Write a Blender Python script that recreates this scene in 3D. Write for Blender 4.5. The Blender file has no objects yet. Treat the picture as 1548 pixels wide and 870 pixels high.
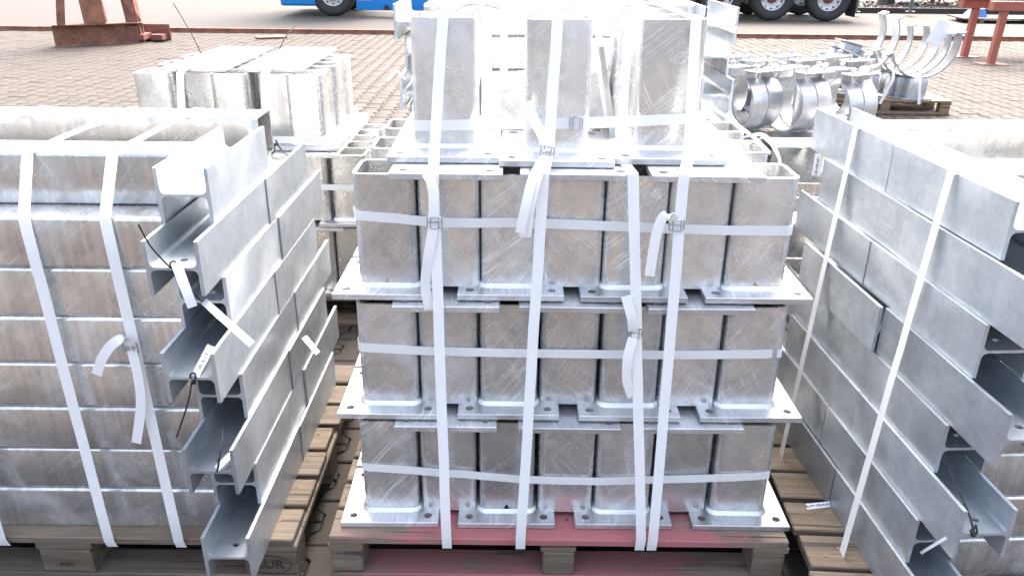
import bpy, bmesh, math, random
import numpy as np
from mathutils import Vector, Matrix, Euler
R = math.radians
random.seed(7)
S = bpy.context.scene
COL = S.collection

# ------------------------------------------------------------------ camera
CH, CP, CR, CF = 1.59, R(23.4), R(0.6), 1200.0
_r0 = Vector((1, 0, 0)); _u0 = Vector((0, math.sin(CP), math.cos(CP))); _f = Vector((0, math.cos(CP), -math.sin(CP)))
_r = math.cos(CR) * _r0 + math.sin(CR) * _u0; _u = math.cos(CR) * _u0 - math.sin(CR) * _r0
cam = bpy.data.cameras.new('camera'); cam.sensor_width = 36; cam.lens = 36 * CF / 1548; cam.clip_end = 400; cam.clip_start = .05
co = bpy.data.objects.new('camera', cam); COL.objects.link(co); S.camera = co
m = Matrix.Identity(4)
for i in range(3):
    m[i][0] = _r[i]; m[i][1] = _u[i]; m[i][2] = -_f[i]
m[2][3] = CH
co.matrix_world = m

# ------------------------------------------------------------------ light
SUN_EL, SUN_AZ = R(52), R(14)
w = bpy.data.worlds.new('World'); S.world = w; w.use_nodes = True
nt = w.node_tree; sky = nt.nodes.new('ShaderNodeTexSky'); sky.sky_type = 'NISHITA'; sky.sun_disc = False
sky.sun_elevation = SUN_EL; sky.sun_rotation = SUN_AZ; sky.air_density = .8; sky.dust_density = 8.0; sky.ozone_density = 1.0
bg = nt.nodes['Background']; bg.inputs['Strength'].default_value = 0.15
hs = nt.nodes.new('ShaderNodeHueSaturation'); hs.inputs['Saturation'].default_value = .72      # thin bright haze: a paler sky
nt.links.new(sky.outputs[0], hs.inputs['Color']); nt.links.new(hs.outputs[0], bg.inputs['Color'])
sl = bpy.data.lights.new('sun', 'SUN'); sl.energy = .5; sl.angle = R(35); sl.color = (1, .975, .94)
so = bpy.data.objects.new('sun', sl); COL.objects.link(so)
sd = Vector((math.sin(SUN_AZ) * math.cos(SUN_EL), math.cos(SUN_AZ) * math.cos(SUN_EL), math.sin(SUN_EL)))
so.rotation_euler = sd.to_track_quat('Z', 'Y').to_euler()
S.view_settings.view_transform = 'Standard'; S.view_settings.look = 'None'
S.view_settings.exposure = 2.8; S.view_settings.gamma = 1.0; S.view_settings.use_curve_mapping = False
S.render.engine = 'CYCLES'

# ------------------------------------------------------------------ where a picture point lies at depth Y or height z
def ray(x, y):
    u = (x - 774) / CF; v = (y - 435) / CF
    return _f + u * _r - v * _u
def aty(x, y, Y):
    r = ray(x, y); return Vector((0, 0, CH)) + r * (Y / r.y)
def atz(x, y, z):
    r = ray(x, y); return Vector((0, 0, CH)) + r * ((z - CH) / r.z)

# ------------------------------------------------------------------ materials
class NT:
    def __init__(s, name):
        s.m = bpy.data.materials.new(name); s.m.use_nodes = True; s.t = s.m.node_tree
        s.b = s.t.nodes['Principled BSDF']
    def n(s, kind, **kw):
        q = s.t.nodes.new('ShaderNode' + kind)
        for k, v in kw.items():
            if k.startswith('i_'):
                key = k[2:]; key = int(key) if key.isdigit() else key.replace('_', ' ')
                s.set(q.inputs[key], v)
            else: setattr(q, k, v)
        return q
    def set(s, inp, v):
        if hasattr(v, 'is_output') or isinstance(v, bpy.types.NodeSocket): s.t.links.new(v, inp)
        else: inp.default_value = v
    def math(s, op, a, b=0.0, clamp=False):
        q = s.n('Math', operation=op, use_clamp=clamp); s.set(q.inputs[0], a); s.set(q.inputs[1], b); return q.outputs[0]
    def mix(s, f, a, b, bt='MIX'):
        q = s.n('MixRGB', blend_type=bt); s.set(q.inputs[0], f); s.set(q.inputs[1], a); s.set(q.inputs[2], b); return q.outputs[0]
    def ramp(s, f, lo, hi, a=0.0, b=1.0):
        q = s.n('MapRange'); s.set(q.inputs[0], f); q.inputs[1].default_value = lo; q.inputs[2].default_value = hi
        s.set(q.inputs[3], a); s.set(q.inputs[4], b); return q.outputs[0]
    def coord(s, spread=60.0):
        tc = s.n('TexCoord'); oi = s.n('ObjectInfo')
        v = s.n('VectorMath', operation='ADD'); s.t.links.new(tc.outputs['Object'], v.inputs[0])
        c = s.n('CombineXYZ'); r = s.math('MULTIPLY', oi.outputs['Random'], spread)
        for i in range(3): s.set(c.inputs[i], r)
        s.t.links.new(c.outputs[0], v.inputs[1]); s.rand = oi.outputs['Random']
        return v.outputs[0]
    def mapping(s, vec, rot=(0, 0, 0), scale=(1, 1, 1)):
        q = s.n('Mapping', vector_type='TEXTURE'); s.set(q.inputs[0], vec); q.inputs['Rotation'].default_value = rot; q.inputs['Scale'].default_value = tuple(1 / c for c in scale)   # turn first, then stretch
        return q.outputs[0]
    def noise(s, vec, scale, detail=3, rough=.55, dist=0.0):
        q = s.n('TexNoise'); s.set(q.inputs['Vector'], vec); q.inputs['Scale'].default_value = scale
        q.inputs['Detail'].default_value = detail; q.inputs['Roughness'].default_value = rough; q.inputs['Distortion'].default_value = dist
        return q.outputs[0]
    def bump(s, h, strength=.2, dist=.01):
        q = s.n('Bump'); q.inputs['Strength'].default_value = strength; q.inputs['Distance'].default_value = dist
        s.set(q.inputs['Height'], h); s.set(s.b.inputs['Normal'], q.outputs[0])
    def out(s, color=None, rough=None, metal=None, spec=None):
        if color is not None: s.set(s.b.inputs['Base Color'], color)
        if rough is not None: s.set(s.b.inputs['Roughness'], rough)
        if metal is not None: s.set(s.b.inputs['Metallic'], metal)
        if spec is not None: s.set(s.b.inputs['Specular IOR Level'], spec)
        return s.m
def plain(name, col, rough=.6, metal=0.0, var=.15, scale=14):
    q = NT(name); v = q.coord(); n = q.noise(v, scale, 4)
    a = tuple(c * (1 - var) for c in col) + (1,); b = tuple(min(1, c * (1 + var)) for c in col) + (1,)
    return q.out(q.mix(n, a, b), rough, metal)

def galvanised(name, lo, hi, r0, r1, scratch=1.0, metal=.92, streak=0.0):
    q = NT(name); v = q.coord()
    big = q.noise(v, 5.5, 5, .6); fine = q.noise(v, 70, 3, .6); mid = q.noise(v, 22, 4, .62); soft = q.noise(v, 7, 1, .5)
    t = q.math('ADD', q.math('MULTIPLY', big, .5), q.math('ADD', q.math('MULTIPLY', mid, .32), q.math('MULTIPLY', fine, .18)))
    t = q.ramp(t, .32, .68)
    # frosty zinc-oxide blooms with a shape of their own
    bl = q.ramp(q.noise(v, 3.6, 4, .6, .5), .50, .78)
    # handling scratches in two directions
    sc = None
    for i, (rot, sc_, lo_, hi_) in enumerate((((0, R(38), 0), (300, 14, 6), .55, .66), ((0, R(-28), 0), (380, 14, 9), .56, .68), ((0, R(52), 0), (240, 14, 4), .55, .66))):
        mv = q.mapping(v, rot, sc_); s1 = q.ramp(q.noise(mv, 1.0, 2, .5), lo_, hi_)
        msk = q.ramp(q.noise(v, 6 + 2 * i, 2), .40, .68)
        s1 = q.math('MULTIPLY', s1, msk); sc = s1 if sc is None else q.math('MAXIMUM', sc, s1)
    sc = q.math('MULTIPLY', sc, q.math('MULTIPLY', q.ramp(q.math('FRACT', q.math('MULTIPLY', q.rand, 13.7)), 0, 1, .25, 1.1), scratch))
    vo = q.n('TexVoronoi'); q.set(vo.inputs['Vector'], v); vo.inputs['Scale'].default_value = 55; t = q.math('ADD', t, q.math('MULTIPLY', q.math('SUBTRACT', vo.outputs['Color'], .5), .22), True)
    if streak:
        mv = q.mapping(v, (0, 0, 0), (60, 60, 3)); st = q.ramp(q.noise(mv, 1.0, 3), .4, .62)
        t = q.math('ADD', t, q.math('MULTIPLY', q.math('SUBTRACT', st, .5), streak), True)
    per = q.ramp(q.rand, 0, 1, .80, 1.10)
    col = q.mix(t, lo + (1,), hi + (1,)); col = q.mix(q.math('MULTIPLY', bl, .5), col, (.80, .80, .80, 1))
    col = q.mix(q.math('MULTIPLY', sc, .9), col, (.95, .95, .94, 1))
    pv = q.n('CombineColor'); 
    for i in range(3): q.set(pv.inputs[i], per)
    col = q.mix(1.0, col, pv.outputs[0], 'MULTIPLY')
    ro = q.ramp(t, 0, 1, r1, r0); ro = q.math('ADD', ro, q.math('ADD', q.math('MULTIPLY', bl, .16), q.math('MULTIPLY', q.math('FRACT', q.math('MULTIPLY', q.rand, 7.3)), .10)))
    mt = q.math('SUBTRACT', metal, q.math('ADD', q.math('MULTIPLY', bl, .25), q.math('MULTIPLY', sc, .35)))
    q.bump(soft, .06, .012)
    return q.out(col, ro, mt)
M = {}
M['galv'] = galvanised('galvanised_post', (.49, .495, .485), (.87, .87, .855), .13, .34, 1.0, .82)
M['galv_plate'] = galvanised('galvanised_plate', (.45, .46, .465), (.64, .65, .655), .26, .42, .8, .76)
M['galv_beam'] = galvanised('galvanised_beam', (.38, .42, .455), (.58, .625, .66), .28, .46, .22, .74)
M['galv_tube'] = galvanised('galvanised_long_tube', (.50, .495, .475), (.82, .81, .79), .11, .27, .5, .84, .5)
M['galv_far'] = galvanised('galvanised_clamp', (.40, .415, .435), (.58, .595, .615), .26, .44, .3, .85)
M['weld'] = plain('zinc_weld_bead', (.74, .75, .75), .42, .75, .12, 60)
M['wire'] = plain('bright_buckle_wire', (.55, .56, .58), .3, 1.0)
M['black'] = plain('black_nylon_tie', (.012, .012, .013), .45)
M['red_oxide'] = plain('red_oxide_paint', (.33, .095, .06), .6, 0, .2, 6)
M['dark_bed'] = plain('dark_joint_sand', (.024, .0195, .0155), .95, 0, .4, 40)

def wood(name, lo, hi, paint=None, amount=0.0, ax='X'):
    q = NT(name); v = q.coord()
    scl = (2.2, 34, 34) if ax == 'X' else (34, 2.2, 34)
    g = q.noise(q.mapping(v, (0, 0, 0), scl), 1.0, 5, .62, .9); fine = q.noise(q.mapping(v, (0, 0, 0), tuple(5 * c for c in scl)), 1.0, 2)
    cl = q.noise(v, 3.5, 3)
    f = q.ramp(q.math('ADD', q.math('MULTIPLY', g, .65), q.math('MULTIPLY', fine, .35)), .34, .68)
    col = q.mix(f, lo + (1,), hi + (1,)); col = q.mix(q.ramp(cl, .45, .72, 0, .55), col, (.12, .105, .09, 1))
    crk = q.ramp(q.noise(q.mapping(v, (0, 0, 0), (1.4, 75, 75) if ax == 'X' else (75, 1.4, 75)), 1.0, 2), .62, .66); col = q.mix(q.math('MULTIPLY', crk, .8), col, (.02, .016, .012, 1))
    per = q.ramp(q.rand, 0, 1, .72, 1.15); pv = q.n('CombineColor')
    for i in range(3): q.set(pv.inputs[i], per)
    col = q.mix(1.0, col, pv.outputs[0], 'MULTIPLY')
    if paint:
        wr = q.math('ADD', q.math('MULTIPLY', q.noise(v, 2.6, 2), .5), q.math('MULTIPLY', q.noise(v, 16, 6, .75), .5)); sx_ = q.n('SeparateXYZ'); q.set(sx_.inputs[0], q.n('TexCoord').outputs['Object']); ends = q.ramp(q.math('ABSOLUTE', sx_.outputs[0]), .30, .60, -.05, .16)
        k = q.ramp(q.math('ADD', ends, q.math('ADD', q.math('MULTIPLY', wr, .75), q.math('MULTIPLY', g, .25))), .60 - amount * .3, .68 - amount * .3, .92, .0)
        col = q.mix(k, col, paint + (1,))
    q.bump(q.math('ADD', g, q.math('MULTIPLY', fine, .5)), .45, .004)
    return q.out(col, .82)
M['wood'] = wood('weathered_pallet_wood', (.075, .056, .038), (.215, .165, .115))
M['wood_mid'] = wood('bare_pallet_wood', (.11, .08, .052), (.25, .19, .13))
M['wood_new'] = wood('fresh_pallet_wood', (.17, .115, .06), (.31, .225, .125))
M['wood_red'] = wood('red_painted_pallet_wood', (.15, .112, .078), (.30, .235, .175), (.36, .115, .125), .30)
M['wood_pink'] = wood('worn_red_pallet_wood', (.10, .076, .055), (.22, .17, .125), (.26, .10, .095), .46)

def strap_mat():
    q = NT('white_woven_strap'); tc = q.n('TexCoord'); v = tc.outputs['Object']
    wv = q.n('TexWave', wave_type='BANDS', bands_direction='DIAGONAL'); q.set(wv.inputs['Vector'], v); wv.inputs['Scale'].default_value = 160
    n = q.noise(v, 25, 3); f = q.math('ADD', q.math('MULTIPLY', wv.outputs[0], .35), q.math('MULTIPLY', n, .65))
    q.bump(wv.outputs[0], .25, .001)
    c = q.mix(f, (.86, .855, .84, 1), (.95, .945, .93, 1)); q.out(c, .5)
    tr = q.n('BsdfTranslucent'); q.set(tr.inputs[0], c); mx = q.n('MixShader'); mx.inputs[0].default_value = .25
    q.t.links.new(q.b.outputs[0], mx.inputs[1]); q.t.links.new(tr.outputs[0], mx.inputs[2]); q.t.links.new(mx.outputs[0], q.t.nodes['Material Output'].inputs['Surface'])
    return q.m
M['strap'] = strap_mat()

def paper_mat():
    q = NT('printed_paper_tag'); tc = q.n('TexCoord'); sep = q.n('SeparateXYZ'); q.set(sep.inputs[0], tc.outputs['Object'])
    # a single row of small print running down the strip
    v = q.mapping(tc.outputs['Object'], (0, 0, 0), (150, 420, 1)); n = q.noise(v, 1.0, 1)
    row = q.math('LESS_THAN', q.math('ABSOLUTE', sep.outputs[1]), .0035)
    ink = q.math('MULTIPLY', q.ramp(n, .47, .52), row); ink = q.math('MULTIPLY', ink, q.math('GREATER_THAN', sep.outputs[0], .012))
    return q.out(q.mix(ink, (.82, .82, .84, 1), (.06, .06, .09, 1)), .7)
M['paper'] = paper_mat()
M['paper_plain'] = plain('plain_paper', (.82, .83, .86), .7, 0, .04)

def paver_mat():
    q = NT('red_brown_concrete_paver'); g = q.n('NewGeometry'); oi = q.n('ObjectInfo'); tc = q.n('TexCoord')
    P = g.outputs['Position']; r = q.math('FRACT', q.math('ADD', g.outputs['Random Per Island'], oi.outputs['Random']))
    big = q.noise(P, .55, 4); mid = q.noise(P, 9, 4, .65); fine = q.noise(P, 160, 3, .7)
    c = q.mix(r, (.034, .0255, .0195, 1), (.051, .038, .029, 1)); c = q.mix(q.ramp(big, .35, .7, 0, .55), c, (.045, .0355, .027, 1))
    c = q.mix(q.ramp(q.noise(P, 1.3, 5, .65), .56, .70, 0, .45), c, (.030, .025, .021, 1)); c = q.mix(q.ramp(mid, .4, .75, 0, .4), c, (.032, .027, .022, 1)); c = q.mix(q.ramp(fine, .35, .7, 0, .45), c, (.058, .0465, .037, 1))
    q.bump(q.math('ADD', fine, mid), .35, .004)
    return q.out(c, .88)
M['paver'] = paver_mat()
def road_mat():
    q = NT('pale_road_paving'); g = q.n('NewGeometry'); P = g.outputs['Position']
    br = q.n('TexBrick'); q.set(br.inputs['Vector'], P); br.inputs['Scale'].default_value = 1.0
    br.inputs['Brick Width'].default_value = .4; br.inputs['Row Height'].default_value = .2; br.inputs['Mortar Size'].default_value = .008
    br.inputs['Color1'].default_value = (.041, .034, .0275, 1); br.inputs['Color2'].default_value = (.046, .0385, .0315, 1); br.inputs['Mortar'].default_value = (.031, .026, .0215, 1)
    big = q.noise(q.mapping(P, (0, 0, 0), (.25, 1.1, 1)), 1.0, 5, .6); fine = q.noise(P, 30, 4, .7)
    c = q.mix(q.ramp(big, .38, .68, 0, .7), br.outputs[0], (.040, .0355, .031, 1)); c = q.mix(q.ramp(fine, .4, .7, 0, .3), c, (.060, .0525, .0445, 1))
    q.bump(fine, .3, .004); return q.out(c, .9)
M['road'] = road_mat()
M['ground'] = plain('yard_ground', (.052, .044, .034), .9, 0, .25, 1.5)
def rust_mat(name='rusty_steel', a=(.10, .05, .035), b=(.30, .135, .075)):
    q = NT(name); v = q.coord(); n = q.noise(v, 5, 6, .65, .5); f = q.noise(v, 45, 4)
    c = q.mix(q.ramp(n, .35, .68), a + (1,), b + (1,)); c = q.mix(q.ramp(f, .5, .75, 0, .4), c, (.36, .19, .11, 1))
    q.bump(f, .3, .004); return q.out(c, .8, .1)
M['rust'] = rust_mat(); M['rust_dark'] = rust_mat('brown_primed_steel', (.13, .055, .045), (.26, .105, .08))
M['chalk'] = plain('chalk_line', (.38, .22, .17), .95)

# ------------------------------------------------------------------ mesh helpers
def link(name, me, parent=None, loc=None, rot=None):
    o = bpy.data.objects.new(name, me); COL.objects.link(o)
    if parent: o.parent = parent
    if loc is not None: o.location = loc
    if rot is not None: o.rotation_euler = rot
    return o
def empty(name, loc=(0, 0, 0), rot=(0, 0, 0)):
    o = bpy.data.objects.new(name, None); COL.objects.link(o); o.location = loc; o.rotation_euler = rot; o.empty_display_size = .05
    return o
def tag(o, label=None, cat=None, group=None, kind=None):
    if label: o['label'] = label
    if cat: o['category'] = cat
    if group: o['group'] = group
    if kind: o['kind'] = kind
    return o
def mesh(name, V, Fc, mat, smooth=None):
    me = bpy.data.meshes.new(name); me.from_pydata([tuple(v) for v in V], [], [tuple(f) for f in Fc]); me.validate(); me.update()
    bm = bmesh.new(); bm.from_mesh(me); bmesh.ops.recalc_face_normals(bm, faces=bm.faces); bm.to_mesh(me); bm.free()
    if mat: me.materials.append(M[mat] if isinstance(mat, str) else mat)
    if smooth: me.shade_smooth(); me.set_sharp_from_angle(angle=R(smooth))
    return me
_cache = {}
def box(sx, sy, sz, mat, bev=0.0, segs=1, base=True):
    """box centred in x,y; bottom at z=0 (base) or centred"""
    k = ('box', round(sx, 4), round(sy, 4), round(sz, 4), mat, bev, segs, base)
    if k in _cache: return _cache[k]
    bm = bmesh.new(); bmesh.ops.create_cube(bm, size=1)
    for v in bm.verts: v.co = Vector((v.co.x * sx, v.co.y * sy, v.co.z * sz + (sz / 2 if base else 0)))
    if bev: bmesh.ops.bevel(bm, geom=bm.edges[:], offset=bev, segments=segs, affect='EDGES', profile=.5)
    me = bpy.data.meshes.new('box'); bm.to_mesh(me); bm.free(); me.materials.append(M[mat])
    if segs > 1: me.shade_smooth(); me.set_sharp_from_angle(angle=R(40))
    _cache[k] = me; return me
class MB:
    """collects primitives into one mesh"""
    def __init__(s): s.V = []; s.F = []
    def add(s, V, F):
        n = len(s.V); s.V += [Vector(v) for v in V]; s.F += [tuple(i + n for i in f) for f in F]; return s
    def box(s, a, b, mtx=None):
        (x0, y0, z0), (x1, y1, z1) = a, b
        V = [Vector(p) for p in ((x0, y0, z0), (x1, y0, z0), (x1, y1, z0), (x0, y1, z0), (x0, y0, z1), (x1, y0, z1), (x1, y1, z1), (x0, y1, z1))]
        if mtx: V = [mtx @ v for v in V]
        return s.add(V, [(0, 3, 2, 1), (4, 5, 6, 7), (0, 1, 5, 4), (1, 2, 6, 5), (2, 3, 7, 6), (3, 0, 4, 7)])
    def cyl(s, p, q, r0, r1=None, n=20, cap=True):
        p = Vector(p); q = Vector(q); r1 = r0 if r1 is None else r1; d = (q - p).normalized()
        a = d.orthogonal().normalized(); b = d.cross(a); V = []
        for c, r in ((p, r0), (q, r1)):
            for i in range(n):
                t = 2 * math.pi * i / n; V.append(c + a * math.cos(t) * r + b * math.sin(t) * r)
        F = [(i, (i + 1) % n, n + (i + 1) % n, n + i) for i in range(n)]
        if cap: F += [tuple(range(n))[::-1], tuple(range(n, 2 * n))]
        return s.add(V, F)
    def lathe(s, prof, c, axis, n=32):
        """prof list of (distance along axis, radius)"""
        c = Vector(c); d = Vector(axis).normalized(); a = d.orthogonal().normalized(); b = d.cross(a); V = []; F = []
        for (h, r) in prof:
            for i in range(n):
                t = 2 * math.pi * i / n; V.append(c + d * h + a * math.cos(t) * r + b * math.sin(t) * r)
        for j in range(len(prof) - 1):
            for i in range(n): F.append((j * n + i, j * n + (i + 1) % n, (j + 1) * n + (i + 1) % n, (j + 1) * n + i))
        return s.add(V, F)
    def tube(s, pts, r, n=6):
        pts = [Vector(p) for p in pts]; V = []; F = []
        for i, p in enumerate(pts):
            d = (pts[min(i + 1, len(pts) - 1)] - pts[max(i - 1, 0)]).normalized(); a = d.orthogonal().normalized() if i == 0 else (a - d * a.dot(d)).normalized(); b = d.cross(a)
            for k in range(n): t = 2 * math.pi * k / n; V.append(p + a * math.cos(t) * r + b * math.sin(t) * r)
        for i in range(len(pts) - 1):
            for k in range(n): F.append((i * n + k, i * n + (k + 1) % n, (i + 1) * n + (k + 1) % n, (i + 1) * n + k))
        F += [tuple(range(n))[::-1], tuple(range((len(pts) - 1) * n, len(pts) * n))]
        return s.add(V, F)
    def mesh(s, name, mat, smooth=None): return mesh(name, s.V, s.F, mat, smooth)
def extrude(prof, length, axis, mat, smooth=None, holes=None):
    """closed 2-D outline pushed along 'x','y' or 'z' from 0 to length; ring = inner outline of a hollow section"""
    def p3(p, t):
        return {'x': (t, p[0], p[1]), 'y': (p[0], t, p[1]), 'z': (p[0], p[1], t)}[axis]
    n = len(prof); V = [p3(p, 0) for p in prof] + [p3(p, length) for p in prof]
    F = [(i, (i + 1) % n, n + (i + 1) % n, n + i) for i in range(n)]
    if holes:
        V += [p3(p, 0) for p in holes] + [p3(p, length) for p in holes]; o = 2 * n
        F += [(o + (i + 1) % n, o + i, o + n + i, o + n + (i + 1) % n) for i in range(n)]
        F += [(i, o + i, o + (i + 1) % n, (i + 1) % n) for i in range(n)]
        F += [(n + i, n + (i + 1) % n, o + n + (i + 1) % n, o + n + i) for i in range(n)]
    else: F += [tuple(range(n))[::-1], tuple(range(n, 2 * n))]
    return mesh('section', V, F, mat, smooth)
def rrect(w, h, r, k=5, cx=0, cy=0):
    P = []
    for (sx, sy, a0) in ((1, 1, 0), (-1, 1, 90), (-1, -1, 180), (1, -1, 270)):
        for i in range(k + 1):
            a = R(a0 + 90 * i / k); P.append((cx + sx * (w / 2 - r) + r * math.cos(a), cy + sy * (h / 2 - r) + r * math.sin(a)))
    return P
def boolean(me, cutters):
    """cut real openings: evaluated once, mesh is then shared"""
    o = link('tmp', me); cs = []
    for c in cutters:
        co_ = link('tmpc', c); cs.append(co_); md = o.modifiers.new('b', 'BOOLEAN'); md.object = co_; md.operation = 'DIFFERENCE'; md.solver = 'EXACT'
    dg = bpy.context.evaluated_depsgraph_get(); dg.update()
    new = bpy.data.meshes.new_from_object(o.evaluated_get(dg)); 
    for q in [o] + cs: bpy.data.objects.remove(q)
    while len(new.materials) > 1: new.materials.pop()
    new.polygons.foreach_set('material_index', [0] * len(new.polygons))
    return new
def copy_tree(o, parent=None):
    c = o.copy(); COL.objects.link(c)
    if parent is not None: c.parent = parent
    for ch in o.children: copy_tree(ch, c)
    return c
ORD = ['first', 'second', 'third', 'fourth', 'fifth', 'sixth', 'seventh', 'eighth', 'ninth', 'tenth']

# ------------------------------------------------------------------ ground
def sheet(name, x0, x1, y0, y1, z, mat, thick=0):
    o = link(name, mesh(name, [(x0, y0, z), (x1, y0, z), (x1, y1, z), (x0, y1, z)], [(0, 1, 2, 3)], mat)); tag(o, kind='structure'); return o
sheet('ground', -160, 160, -120, 260, -.030, 'ground')
sheet('paving_bed', -11.6, 11.6, -3.2, 15.72, -.011, 'dark_bed')
sheet('road', -60, 60, 15.9, 40, -.004, 'road')
def paver_outline():
    L, w0, d, c, g = .200, .0825, .017, .014, .0034
    side = [(-L / 2, w0 + d), (-L / 4 - c, w0 + d), (-L / 4 + c, w0 - d), (L / 4 - c, w0 - d), (L / 4 + c, w0 + d), (L / 2, w0 + d)]
    P = [(x, t) for t, x in side] + [(-x, t) for t, x in side[::-1]]
    # shrink for the joint
    out = []
    for (x, y) in P: out.append((x - math.copysign(g, x), y - (math.copysign(g, y) if abs(abs(y) - L / 2) < 1e-6 else 0)))
    return np.array(out)
PO = paver_outline(); PN = len(PO)
def paver_geo():
    top = PO * np.array([.93, .945]); V = [(x, y, 0) for x, y in top] + [(x, y, -.0045) for x, y in PO] + [(x, y, -.03) for x, y in PO]
    F = [tuple(range(PN))] + [(j * PN + i, (j + 1) * PN + i, (j + 1) * PN + (i + 1) % PN, j * PN + (i + 1) % PN) for j in range(2) for i in range(PN)]
    return V, F
PV, PF = paver_geo()
paver_me = mesh('paver', PV, PF, 'paver')
# footprints that hide the paving from every side
def covered(x, y):
    return (-.45 < x < .72 and 1.72 < y < 2.4) or (-1.8 < x < -.66 and 1.72 < y < 2.5) or (.9 < x < 2.1 and 1.7 < y < 2.5) or (-.4 < x < .75 and 3.1 < y < 3.7)
spots = []
rng = np.random.default_rng(3)
for i in range(-70, 71):
    for j in range(-16, 80):
        x = i * .165; y = j * .2 + (.1 if i % 2 else 0)
        if y > 15.6 or y < -3 or covered(x, y): continue
        spots.append((x, y))
spots = np.array(spots); n = len(spots)
rot = rng.normal(0, .012, n); dz = rng.normal(0, .0016, n); tilt = rng.normal(0, .006, (n, 2))
dist = np.hypot(spots[:, 0], spots[:, 1])
def open_view(x, y):
    if -.68 < x < -.42 and 1.2 < y < 3.2: return True
    if .68 < x < .98 and 1.3 < y < 3.0: return True
    if -.6 < x < .9 and 1.45 < y < 1.75: return True
    if x < -.5 and y > 4.3: return abs(x) < .68 * y
    if x > .9 and y > 6.5: return x < .68 * y and x > .42 * y
    return False
score = np.array([d if open_view(x, y) else 1e9 for (x, y), d in zip(spots, dist)])
near = set(np.argsort(score)[:300].tolist())
paving = empty('paving', (0, 0, 0)); tag(paving, kind='structure')
for i in near:
    o = link('paver', paver_me, paving, (spots[i, 0], spots[i, 1], dz[i]), (tilt[i, 0], tilt[i, 1], rot[i]))
rest = np.array([i for i in range(n) if i not in near])
V0 = np.array(PV); c, s = np.cos(rot[rest]), np.sin(rot[rest])
X = V0[None, :, 0] * c[:, None] - V0[None, :, 1] * s[:, None] + spots[rest, 0][:, None]
Y = V0[None, :, 0] * s[:, None] + V0[None, :, 1] * c[:, None] + spots[rest, 1][:, None]
Z = V0[None, :, 2] + dz[rest][:, None] + V0[None, :, 0] * tilt[rest, 0][:, None] + V0[None, :, 1] * tilt[rest, 1][:, None]
VV = np.stack([X, Y, Z], -1).reshape(-1, 3); k = len(V0)
me = bpy.data.meshes.new('pavers'); lens = np.array([len(f) for f in PF]); flat = np.concatenate([np.array(f) for f in PF])
nr = len(rest); me.vertices.add(len(VV)); me.vertices.foreach_set('co', VV.astype(np.float32).ravel())
loops = (flat[None, :] + (np.arange(nr) * k)[:, None]).ravel(); me.loops.add(len(loops)); me.loops.foreach_set('vertex_index', loops.astype(np.int32))
LL = np.tile(lens, nr); me.polygons.add(len(LL)); me.polygons.foreach_set('loop_start', np.concatenate([[0], np.cumsum(LL)[:-1]]).astype(np.int32))
me.update(calc_edges=True); me.validate(); me.materials.append(M['paver'])
tag(link('pavers', me, paving), kind='stuff')
# crane rail let into the yard, with its pale edging strip
o = link('crane_rail', MB().box((-40, 15.76, -.01), (40, 15.83, .07)).box((-40, 15.72, -.012), (40, 15.88, .012)).mesh('rail', 'rust')); tag(o, 'rusty rail running across the whole yard in front of the lorry', 'rail')
# planted gravel verge behind the lorry, right
kb = MB()
o = link('kerb', MB().box((4.0, 22.3, -.02), (40, 22.46, .13)).mesh('kerb', 'road')); tag(o, kind='structure')
gm = NT('dark_gravel'); P = gm.n('NewGeometry').outputs['Position']; vv = gm.n('TexVoronoi'); gm.set(vv.inputs['Vector'], P); vv.inputs['Scale'].default_value = 18
gm.bump(vv.outputs[0], .9, .03); M['gravel'] = gm.out(gm.mix(gm.noise(P, 6, 5, .7), (.055, .045, .038, 1), (.20, .16, .14, 1)), .95)
sheet('gravel_verge', 4.0, 40, 22.46, 40, .09, 'gravel')
rg = random.Random(5); gv = MB()
for i in range(900):
    x = rg.uniform(5, 15.5); y = rg.uniform(22.5, 25.5); r = rg.uniform(.02, .05)
    q = Matrix.Translation((x, y, .095)) @ Euler((rg.random() * 6, rg.random() * 6, 0)).to_matrix().to_4x4()
    gv.box((-r, -r * .8, -r * .6), (r, r * .8, r * .6), q)
tag(link('gravel_stones', gv.mesh('gravel_stones', 'gravel')), 'dark gravel stones scattered over the verge', 'gravel', kind='stuff')

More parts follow.
